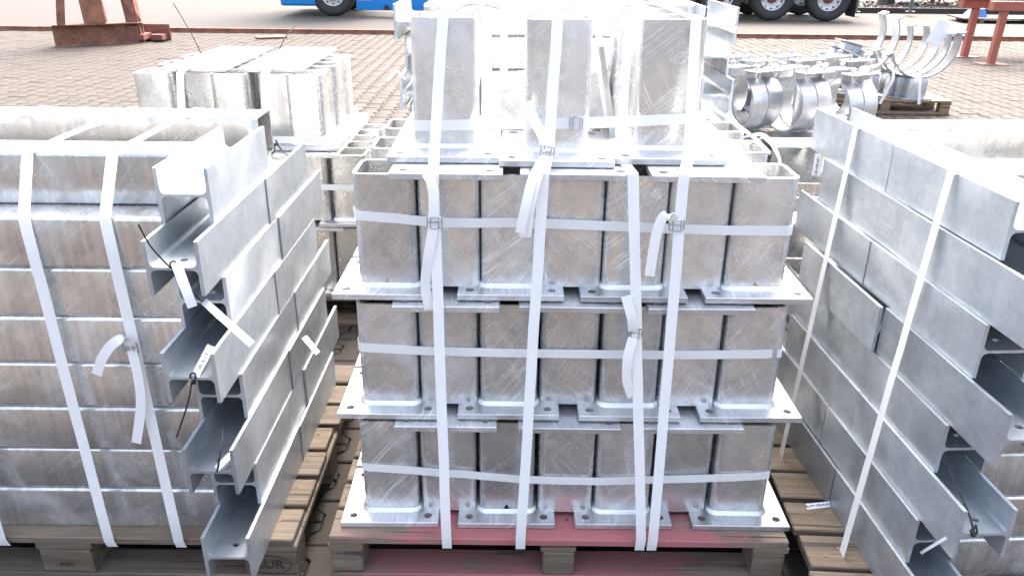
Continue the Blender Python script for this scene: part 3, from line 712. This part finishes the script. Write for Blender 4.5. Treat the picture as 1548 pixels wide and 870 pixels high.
tie('black wire looped over the left tall post', [aty(690, 16, 2.0), aty(700, 10, 2.02), aty(718, 6, 2.03), aty(735, 8, 2.04), aty(754, 13, 2.04)], None, .0013)
tie('black wire looped over the right tall post', [aty(937, 16, 2.0), aty(948, 9, 2.02), aty(966, 6, 2.03), aty(985, 8, 2.04), aty(1000, 13, 2.04)], None, .0013)
tie('black tie in the beam end at the lower right', [aty(1436, 710, 1.43), aty(1450, 742, 1.39), aty(1466, 780, 1.345), aty(1474, 810, 1.322)], aty(1473, 800, 1.334), .0024, tags=[(aty(1430, 812, 1.30), aty(1394, 834, 1.40), .006, False)])
tie('black tie with long printed tag sticking out of the right stack foot', [aty(1262, 764, 1.86), aty(1268, 762, 1.88), aty(1276, 761, 1.90)], None, .0015, tags=[(aty(1266, 760, 1.84), aty(1219, 765, 1.79), .0155, True)])
tie('printed tag behind the upper edge of the right stack', [aty(1236, 232, 2.44), aty(1240, 228, 2.46)], None, .0015, tags=[(aty(1238, 232, 2.42), aty(1233, 266, 2.40), .022, True)])
tie('black tie with white tag on the beam end behind the right tall post', [aty(1066, 30, 2.94), aty(1068, 15, 2.95), aty(1067, 0, 2.96)], None, .0026, tags=[(aty(1072, 30, 2.95), aty(1112, 46, 2.9), .022, False)])
tie('white looped cord hanging off the beams behind the left tall post', [aty(612, 120, 2.93), aty(600, 108, 2.9), aty(592, 116, 2.88), aty(587, 122, 2.87)], None, .004, mat='strap')

# ------------------------------------------------------------------ pipe clamps and saddle brackets
def arc_band(R0, t, wd, a0, a1, n=36, lug=.07):
    """curved flat bar in the xz plane, wd along y, with flat lugs turned outwards at both ends"""
    def pt(a, r): return (r * math.cos(a), r * math.sin(a))
    inn = [pt(R(a0 + (a1 - a0) * i / n), R0) for i in range(n + 1)]; out_ = [pt(R(a0 + (a1 - a0) * i / n), R0 + t) for i in range(n + 1)]
    if lug:
        for a, lst_end in ((a0, 0), (a1, -1)):
            c, s_ = math.cos(R(a)), math.sin(R(a)); sg = -1 if lst_end == 0 else 1     # tangent direction leaving the arc
            tx, tz = -s_ * sg, c * sg
            e = ((R0 + lug) * c + tx * .03, (R0 + lug) * s_ + tz * .03); e2 = ((R0 + lug) * c + tx * (.03 + t), (R0 + lug) * s_ + tz * (.03 + t))
            i1 = (R0 * c + tx * (.03 + t), R0 * s_ + tz * (.03 + t)); o1 = ((R0 + t) * c + tx * .03, (R0 + t) * s_ + tz * .03)
            if lst_end == 0: inn = [e2, i1] + inn; out_ = [e, o1] + out_
            else: inn = inn + [i1, e2]; out_ = out_ + [o1, e]
    N = len(inn); V = []; F = []
    for y in (-wd / 2, wd / 2):
        for x, z in inn: V.append((x, y, z))
        for x, z in out_: V.append((x, y, z))
    I = lambda s_, k, i: s_ * 2 * N + k * N + i
    for i in range(N - 1):
        F += [(I(0, 0, i), I(0, 0, i + 1), I(1, 0, i + 1), I(1, 0, i)), (I(0, 1, i), I(1, 1, i), I(1, 1, i + 1), I(0, 1, i + 1)),
              (I(0, 0, i), I(0, 1, i), I(0, 1, i + 1), I(0, 0, i + 1)), (I(1, 0, i), I(1, 0, i + 1), I(1, 1, i + 1), I(1, 1, i))]
    for i in (0, N - 1): F.append((I(0, 0, i), I(1, 0, i), I(1, 1, i), I(0, 1, i)))
    return mesh('band', V, F, 'galv_far', 40)
def clamp_band(R0=.156, t=.008, wd=.105, g=24, lug=.085):
    n = 40; inn = []; out_ = []
    for i in range(n + 1):
        a = R(90 + g + (360 - 2 * g) * i / n); inn.append((R0 * math.cos(a), R0 * math.sin(a))); out_.append(((R0 + t) * math.cos(a), (R0 + t) * math.sin(a)))
    z1 = R0 * math.cos(R(g)) + .045; x1 = R0 * math.sin(R(g))
    inn = [(-x1 - lug, z1 + t), (-x1 + .006, z1 + t), (-x1 + .006, z1 - .02)] + inn + [(x1 - .006, z1 - .02), (x1 - .006, z1 + t), (x1 + lug, z1 + t)]
    out_ = [(-x1 - lug, z1), (-x1 - .006, z1), (-x1 - .008, z1 - .02)] + out_ + [(x1 + .008, z1 - .02), (x1 + .006, z1), (x1 + lug, z1)]
    N = len(inn); V = [(x, y, z) for y in (-wd / 2, wd / 2) for L_ in (inn, out_) for x, z in L_]; F = []
    I = lambda s_, k, i: s_ * 2 * N + k * N + i
    for i in range(N - 1):
        F += [(I(0, 0, i), I(0, 0, i + 1), I(1, 0, i + 1), I(1, 0, i)), (I(0, 1, i), I(1, 1, i), I(1, 1, i + 1), I(0, 1, i + 1)),
              (I(0, 0, i), I(0, 1, i), I(0, 1, i + 1), I(0, 0, i + 1)), (I(1, 0, i), I(1, 0, i + 1), I(1, 1, i + 1), I(1, 1, i))]
    for i in (0, N - 1): F.append((I(0, 0, i), I(1, 0, i), I(1, 1, i), I(0, 1, i)))
    return mesh('clamp', V, F, 'galv_far', 40)
clamp_me = clamp_band()
bolt_me = MB().cyl((0, 0, -.035), (0, 0, .04), .008, n=10).cyl((0, 0, .02), (0, 0, .034), .016, n=6).mesh('bolt', 'galv_far', 40)
GC = 'round pipe clamps'
def clamp(label, loc, rz, tilt=0.0):
    t = empty('pipe_clamp', loc, (0, tilt, rz)); tag(t, label, 'pipe clamp', GC)
    link('ring_band', clamp_me, t, (0, -.058, .175)); link('ring_band', clamp_me, t, (0, .058, .175))
    for sx in (-1, 1):
        for y in (-.068, .068): link('bolt', bolt_me, t, (sx * .105, y, .175 + .19))
    link('side_plate', box(.012, .34, .26, 'galv_far', .002), t, (-.205, .0, -.02)); link('foot_plate', box(.30, .34, .012, 'galv_far', .002), t, (0, 0, -.035))
    link('foot_post', box(.09, .09, .172, 'galv_far', .008, 2), t, (0, 0.0, -.208))
    return t
CB = aty(1150, 176, 4.75)
for i, (px, Yc, dz_) in enumerate(((1130, 4.85, 0), (1202, 4.82, 0), (1270, 4.76, 0.0), (1190, 5.2, .02), (1262, 5.2, .02), (1120, 5.15, .02))):
    c = aty(px, 172, Yc); clamp(f"round galvanized pipe clamp, {('first','second','third')[i % 3]} from left in the {('front','rear')[i // 3]} row behind the right stack" if i < 3 else ('round galvanized pipe clamp in the rear row, middle one', 'round galvanized pipe clamp in the rear row, right one', 'round galvanized pipe clamp in the rear row, left one')[i - 3], (c.x, c.y, .56 + dz_), R(-64), 0)
cr = empty('steel_crate', (aty(1200, 176, 4.95).x, 4.95, 0)); tag(cr, 'low galvanized rack carrying the round pipe clamps', 'rack')
for sx in (-1, 1):
    for sy in (-1, 1): link('leg', box(.06, .06, .33, 'galv_far', .003), cr, (sx * .52, sy * .36, 0))
link('tray', box(1.16, .84, .02, 'galv_far', .003), cr, (0, 0, .331))
# saddle brackets on the pale pallet farther back
fp = atz(1385, 170, 0)
pallet('pallet', 'pale new wooden pallet carrying the curved saddle brackets', fp.x - 1.02, fp.x + .30, 8.35, 9.15, ('wood_new', 'wood_new'), R(-3), boards=6, bw=.10)
sad_me = arc_band(.345, .016, .12, 188, 352, 30, .06); 
GS = 'curved saddle brackets on the pale pallet'
def saddle(label, loc, rot, tilt=0.0):
    t = empty('saddle_bracket', loc, rot); tag(t, label, 'bracket', GS)
    link('saddle_band', sad_me, t, (0, 0, .345 + .226), (0, tilt, 0))
    link('stub', box(.20, .12, .20, 'galv_far', .006, 2), t, (0, 0, .012)); link('foot_plate', box(.30, .20, .012, 'galv_far', .002), t)
    return t
def sad_at(px, py, Y): return aty(px, py, Y)
SB = [('rightmost upright', 1378, 155, 8.45, -16, 0), ('second upright from the right', 1350, 152, 8.62, -20, .0), ('third upright from the right, doubled up', 1334, 150, 8.80, -22, .0), ('front one with a high free end', 1286, 155, 8.45, -30, .05), ('rear one with a high free end', 1268, 150, 8.75, -32, .06)]
for nm, px, py, Yc, ry, z_ in SB:
    c = aty(px, py, Yc); saddle(f"curved galvanized saddle bracket, {nm}", (c.x, Yc, .146 + z_), (0, 0, R(4)), R(ry))
for nm, px, Yc, ry in (('leaning in the middle of the cluster', 1306, 8.62, -25), ('small gap left of the rightmost', 1362, 8.55, -13)):
    c = aty(px, 152, Yc); saddle(f"curved galvanized saddle bracket {nm}", (c.x, Yc, .146), (0, 0, R(-3)), R(ry))
c = aty(1275, 140, 8.85); saddle('curved galvanized saddle bracket turned over at the left end of the pallet', (c.x, 8.85, .66), (R(180), R(14), R(10)))
c = aty(1262, 140, 8.6); saddle('curved galvanized saddle bracket turned over, nearer one at the left end', (c.x, 8.6, .62), (R(180), R(20), R(4)))
c0 = aty(1424, 42, 8.5)
pp = link('paper_sheet', MB().box((-.09, -.0006, -.12), (.09, .0006, .12)).mesh('sheet', 'paper_plain'), None, c0 + Vector((0, .03, -.06)), (R(8), R(20), R(10))); tag(pp, 'white paper sheet hung on the rightmost saddle bracket', 'paper')
strap('white strap tying the saddle brackets down to the pale pallet', GB, [fine([aty(1390, 100, 8.37), aty(1391, 125, 8.34), aty(1389, 158, 8.33)], .05, .001, 50)], (1, 0, 0), .03)
strap('second white strap tying the saddle brackets, left of the first', GB, [fine([aty(1352, 100, 8.4), aty(1350, 120, 8.33), aty(1330, 157, 8.33)], .05, .001, 51)], (1, 0, 0), .03)

# ------------------------------------------------------------------ rusty trestles, left
def ibeam(L, h, b, tf, tw, mat, axis='x'):
    P = [(-b / 2, 0), (b / 2, 0), (b / 2, tf), (tw / 2, tf), (tw / 2, h - tf), (b / 2, h - tf), (b / 2, h), (-b / 2, h), (-b / 2, h - tf), (-tw / 2, h - tf), (-tw / 2, tf), (-b / 2, tf)]
    return extrude(P, L, axis, mat)
def bar(name, a, b, sx, sy, mat, parent):
    a = Vector(a); b = Vector(b); d = b - a; L = d.length; z = d.normalized(); x = Vector((1, 0, 0)); x = (x - z * x.dot(z)).normalized(); y = z.cross(x)
    mw = Matrix.Identity(4)
    for k_ in range(3): mw[k_][0] = x[k_]; mw[k_][1] = y[k_]; mw[k_][2] = z[k_]; mw[k_][3] = a[k_]
    o = link(name, box(sx, sy, L, mat, .004), parent); o.matrix_local = mw; return o
c = atz(86, 70, 0)
t = empty('trestle', (c.x, c.y, 0), (0, 0, R(30))); tag(t, 'rusty A-frame trestle on an I-beam foot, left one', 'trestle', 'rusty trestles at upper left')
link('foot_beam', ibeam(1.35, .33, .26, .016, .012, 'rust', 'x'), t, (-.02, 0, 0))
bar('leg', (.12, -.05, .33), (.34, -.05, 1.75), .12, .10, 'rust', t); bar('leg', (1.28, .05, .33), (.72, .05, 1.75), .09, .10, 'rust', t)
bar('post', (.62, 0, .33), (.55, 0, 1.75), .32, .16, 'rust', t); link('head_beam', ibeam(1.1, .2, .2, .014, .010, 'rust', 'x'), t, (.0, 0, 1.75))
c = atz(141, 65, 0); c2 = atz(213, 65, 0)
t = empty('trestle', (c.x, c.y, 0), (0, 0, R(2))); tag(t, 'brown steel trestle with two slanted legs and chalk marks', 'trestle', 'rusty trestles at upper left')
Lb = (c2 - c).length
link('foot_beam', box(Lb, .012, .27, 'rust_dark', .002), t, (Lb / 2, 0, 0)); link('foot_beam', box(Lb + .35, .012, .27, 'rust_dark', .002), t, (Lb / 2 + .2, .42, 0))
for x0_ in (.14, Lb - .06):
    bar('leg', (x0_, .12, .0), (x0_ - .22, .30, 1.7), .20, .17, 'rust_dark', t)
link('cross_tie', box(.20, .45, .09, 'rust_dark', .002), t, (Lb - .02, .22, .05)); link('cross_tie', box(.20, .45, .09, 'rust_dark', .002), t, (Lb + .22, .40, .03))
link('head_beam', box(Lb * .9, .24, .2, 'rust_dark', .004), t, (Lb / 2 - .2, .30, 1.7))
mk = MB()
mk.tube([Vector((.13 + .075 * math.cos(a_), -.0075, .135 + .075 * math.sin(a_))) for a_ in [i * 2 * math.pi / 24 for i in range(22)]], .0035, 5)
mk.tube([(.13, -.0075, .17), (.115, -.0075, .165), (.113, -.0075, .14), (.13, -.0075, .138), (.137, -.0075, .12), (.125, -.0075, .105), (.112, -.0075, .105)], .0035, 5)
mk.tube([(.33, -.0075, .185), (.36, -.0075, .195), (.375, -.0075, .175), (.355, -.0075, .15), (.38, -.0075, .135), (.37, -.0075, .105), (.34, -.0075, .10)], .0035, 5)
mk.tube([(.445, -.0075, .19), (.405, -.0075, .188), (.403, -.0075, .155), (.43, -.0075, .155), (.44, -.0075, .125), (.425, -.0075, .10), (.40, -.0075, .105)], .0035, 5)
mk.tube([Vector((.50 + .026 * math.cos(a_), -.0075, .145 + .045 * math.sin(a_))) for a_ in [i * 2 * math.pi / 16 for i in range(17)]], .0035, 5)
link('chalk_mark', mk.mesh('chalk', 'chalk'), t)
c = atz(410, 58, 0)
o = link('steel_plate', box(.52, .30, .035, 'rust', .004), None, (c.x, c.y, .002), (0, 0, R(24))); tag(o, 'flat rusty plate lying on the paving before the rail', 'plate')
# red oxide stands, right
def stand(label, px, py, h, beam_x0, beam_L):
    c = atz(px, py, 0); t = empty('support_stand', (c.x, c.y, 0)); tag(t, label, 'stand', 'red stands at upper right')
    link('foot_plate', box(.42, .30, .012, 'rust_dark', .002), t); bar('post', (0, 0, .012), (.03, .02, h), .095, .095, 'red_oxide', t)
    link('top_beam', box(beam_L, .14, .13, 'red_oxide', .004), t, (beam_x0 + beam_L / 2, .02, h)); 
    bar('post', (beam_L - .3, 0, .012), (beam_L - .27, .02, h), .095, .095, 'red_oxide', t)
    return t
s1 = stand('red painted steel stand, farther left one at upper right', 1457, 86, .74, -.22, 2.4)
s2 = stand('red painted steel stand, nearer one at upper right', 1497, 97, .76, -.18, 2.4)
c = s1.location
o = empty('timber_stack', (c.x + .9, c.y + .25, .892)); tag(o, 'dark boards lying on the red stands', 'boards')
for i in range(4): link('board', box(2.3, .17, .05, 'wood', .004), o, (0, -.35 + .22 * i, 0))
link('board', box(2.42, .12, .045, 'wood_new', .004), o, (-.08, -.28, .052))
c = atz(1510, 36, 0)
o = empty('board_pile', (c.x + .4, c.y + .2, 0)); tag(o, 'flat grey boards on the ground far right', 'boards')
for i in range(3): link('board', box(2.4, .35, .03, 'wood', .004), o, (.06 * i, .0 + .36 * i, .08)); 
for i in range(2): link('bearer', box(.10, 1.1, .078, 'wood', .004), o, (-.8 + 1.6 * i, .36, 0))
bl = plain('blue_plastic_tarp', (.05, .16, .45), .45); M['blue_tarp'] = bl
o = link('folded_tarp', MB().add([(-.2, -.2, 0), (.22, -.2, 0), (.2, .22, 0), (-.2, .2, 0), (-.10, -.12, .16), (.16, -.13, .19), (.14, .12, .2), (-.12, .1, .14)], [(0, 3, 2, 1), (4, 5, 6, 7), (0, 1, 5, 4), (1, 2, 6, 5), (2, 3, 7, 6), (3, 0, 4, 7)]).mesh('tarp', 'blue_tarp', 60), None, (c.x - .35, c.y + .5, .112)); tag(o, 'blue folded tarp on the boards far right', 'tarp')

# ------------------------------------------------------------------ lorry
M['blue'] = plain('blue_lorry_paint', (.02, .24, .62), .25, 0, .05, 2); M['rubber'] = plain('tyre_rubber', (.035, .034, .033), .85, 0, .25, 20)
M['rim'] = plain('silver_rim', (.62, .61, .58), .45, .4, .1, 8); M['chassis'] = plain('dark_chassis', (.02, .021, .024), .6); M['hub_rust'] = plain('rusty_hub', (.14, .05, .03), .8)
M['lens'] = plain('white_reflector', (.8, .8, .78), .3); M['grey_body'] = plain('grey_green_box', (.12, .13, .12), .55); M['glass'] = plain('dark_glass', (.01, .012, .015), .05)
def wheel(parent, x, y, z, r=.50, front=True):
    t = empty('wheel', (x, y, z)); t.parent = parent
    prof = [(0.02, .27), (.0, .30), (-.03, .36), (-.035, .42), (-.02, .47), (.02, .495), (.06, .50), (.24, .50), (.28, .49), (.30, .44), (.30, .27)]
    link('tyre', MB().lathe([(h, q * r / .5) for h, q in prof], (0, 0, 0), (0, 1, 0), 48).mesh('tyre', 'rubber', 50), t)
    if front: rp = [(.02, .285), (.0, .275), (.005, .262), (.035, .255), (.035, .21), (.03, .17), (-.045, .15), (-.055, .10), (-.055, .0)]
    else: rp = [(.02, .285), (.0, .275), (.005, .262), (.05, .255), (.09, .24), (.11, .18), (.11, .12), (.11, 0)]
    link('rim', MB().lathe(rp, (0, 0, 0), (0, 1, 0), 48).mesh('rim', 'rim', 35), t)
    hb = MB()
    for k_ in range(10):
        a_ = 2 * math.pi * k_ / 10; rr_ = .125 if front else .165; yy = -.057 if front else .105
        hb.cyl((rr_ * math.cos(a_), yy - .022, rr_ * math.sin(a_)), (rr_ * math.cos(a_), yy + .01, rr_ * math.sin(a_)), .014, n=6)
    link('wheel_nuts', hb.mesh('nuts', 'rim'), t)
    hl = MB()
    for k_ in range(10):
        a_ = 2 * math.pi * (k_ + .5) / 10; q_ = .232; hl.cyl((q_ * math.cos(a_), .028 if front else .062, q_ * math.sin(a_)), (q_ * math.cos(a_), .06 if front else .12, q_ * math.sin(a_)), .019, n=12)
    link('vent_holes', hl.mesh('vents', 'chassis'), t)
    if not front: link('hub', MB().lathe([(.11, .12), (.04, .11), (.03, .07), (.03, 0)], (0, 0, 0), (0, 1, 0), 24).mesh('hub', 'hub_rust', 35), t)
    return t
TY = 19.50
T = empty('lorry', (0, TY, 0)); tag(T, 'long blue lorry parked on the road, only its wheels and skirts showing', 'lorry')
fx = atz(504, 26, 0).x * (TY / atz(504, 26, 0).y); bx = aty(421, 8, TY).x
rx = [aty(1088, 30, TY).x, aty(1166, 30, TY).x, aty(1251, 30, TY).x]
CBm = bmesh.new()
link('cab', box(2.25, 2.44, 2.5, 'blue', .10, 3), T, (bx + 1.16, 1.26, .95))
link('windscreen', box(.02, 2.1, .85, 'glass', .005), T, (bx + .028, 1.26, 2.15))
link('side_window', box(.9, .02, .7, 'glass', .005), T, (bx + .95, .034, 2.2))
link('bumper', box(.86, 2.46, .62, 'blue', .06, 3), T, (bx + .46, 1.26, .22))
link('marker_strip', box(.36, .02, .055, 'lens', .008, 2), T, (bx + .42, .027, .36))
sx0 = aty(537, 8, TY).x; link('side_skirt', box(2.6, .06, .62, 'blue', .02, 2), T, (sx0 + 1.32, .06, .14))
link('marker_strip', box(.36, .02, .055, 'lens', .008, 2), T, (sx0 + .22, .026, .36)); link('exhaust_pipe', MB().cyl((sx0 + .72, .10, .20), (sx0 + .72, -.01, .20), .06, n=18).mesh('exhaust', 'chassis', 40), T)
link('step', box(.70, .30, .05, 'chassis', .01), T, (sx0 + .35, .20, .30))
link('chassis_rail', box(rx[2] - bx - .4, .09, .26, 'chassis', .01), T, ((rx[2] + bx) / 2 + .5, .80, .62)); link('chassis_rail', box(rx[2] - bx - .4, .09, .26, 'chassis', .01), T, ((rx[2] + bx) / 2 + .5, 1.70, .62))
link('flatbed', box(rx[2] - sx0 - .8, 2.46, .16, 'chassis', .01), T, ((rx[2] + sx0 + 2.9) / 2 - .1, 1.26, 1.12))
link('fuel_tank', box(1.3, .6, .55, 'chassis', .06, 2), T, (sx0 + 3.6, .40, .42)); link('mud_flap', box(.02, .55, .5, 'chassis'), T, (rx[2] + .62, .30, .10)); link('mud_flap', box(.02, .55, .5, 'chassis'), T, (rx[0] - .62, .30, .25))
wheel(T, fx, .06, .50)
wheel(T, fx, 2.15, .50)
for x_ in rx: wheel(T, x_, .06, .50, .5, False); link('axle', MB().cyl((x_, .3, .5), (x_, 2.2, .5), .07, n=12).mesh('axle', 'chassis', 40), T); wheel(T, x_, 1.95, .50, .5, False)
# grey machine box and posts on the verge
c = atz(1352, 16, 0)
o = empty('equipment_cabinet', (c.x + 1.6, 24.2, .09)); tag(o, 'grey green cabinet on low feet on the gravel verge', 'cabinet')
link('body', box(3.6, .8, .9, 'grey_body', .03, 2), o, (0, 0, .22))
for sx in (-1.5, 1.5): link('foot', box(.2, .7, .22, 'chassis', .01), o, (sx, 0, 0))
for i, px in enumerate((1384, 1300)):
    c = atz(px, 20, .09); o = link('verge_post', MB().cyl((0, 0, 0), (0, 0, 1.4), .05, n=12).cyl((0, 0, 0), (0, 0, .02), .12, n=12).mesh('post', 'grey_body', 40), None, (c.x, c.y + .3, .09)); tag(o, f"thin grey post on the gravel verge, {('right','left')[i]} one", 'post', 'posts on the verge')
# shrubs on the verge: stems and many small leaves
lm = NT('dark_green_leaf'); M['leaf'] = lm.out(lm.mix(lm.n('NewGeometry').outputs['Random Per Island'], (.02, .045, .012, 1), (.07, .11, .03, 1)), .6)
def shrub(label, x, y, h, r_, sd):
    g = random.Random(sd); t = empty('shrub', (x, y, .09)); tag(t, label, 'shrub', 'shrubs on the verge'); st = MB(); lf = MB()
    for i in range(7):
        a_ = g.uniform(0, 6.28); tip = Vector((math.cos(a_) * r_ * .8, math.sin(a_) * r_ * .6, h * g.uniform(.7, 1))); mid_ = tip * .5 + Vector((0, 0, h * .12)); st.tube([(0, 0, 0), mid_ * .5, mid_, tip], .018, 5)
        for k_ in range(150):
            p_ = tip * g.uniform(.1, 1.05) + Vector((g.gauss(0, .16), g.gauss(0, .16), g.gauss(0, .14)))
            if p_.z < .01: p_.z = g.uniform(.01, .2)
            q_ = Matrix.Translation(p_) @ Euler((g.uniform(0, 6), g.uniform(0, 6), g.uniform(0, 6))).to_matrix().to_4x4(); s_ = g.uniform(.03, .06)
            lf.add([q_ @ Vector(v) for v in ((-s_, 0, 0), (0, -s_ * .45, .008), (s_, 0, 0), (0, s_ * .45, .008))], [(0, 1, 2, 3)])
    link('stems', st.mesh('stems', 'wood'), t); link('foliage', lf.mesh('foliage', 'leaf'), t)
for i in range(6): shrub(f"dark green leafy shrub on the verge, {ORD[i]} from the left", 12.6 + i * 1.15, 25.4 + .4 * (i % 2), 1.1, .6, 60 + i)

# ------------------------------------------------------------------ stamps burnt into pallet blocks
M['stamp'] = plain('burnt_stamp', (.035, .022, .016), .9)
def stamp(text, size, parent, loc, oval=False):
    cu = bpy.data.curves.new('txt', 'FONT'); cu.body = text; cu.size = size; cu.extrude = .0003; cu.align_x = 'CENTER'; cu.align_y = 'CENTER'
    tmp = link('tmp', cu); dg = bpy.context.evaluated_depsgraph_get(); dg.update(); me_ = bpy.data.meshes.new_from_object(tmp.evaluated_get(dg)); bpy.data.objects.remove(tmp); me_.materials.clear(); me_.materials.append(M['stamp'])
    link('stamp', me_, parent, loc, (R(90), 0, 0))
    if oval: link('stamp_ring', MB().tube([Vector((math.cos(a_) * size * 1.35, 0, math.sin(a_) * size * .72)) for a_ in [i * 2 * math.pi / 32 for i in range(33)]], .0009, 5).mesh('oval', 'stamp'), parent, loc)
lp = [o for o in bpy.data.objects if o.get('label', '').startswith('weathered grey wooden pallet')][0]
stamp('EUR', .042, lp, (.545, -.4735, .060), True); stamp('R 01', .02, lp, (0.0, -.4735, .055))
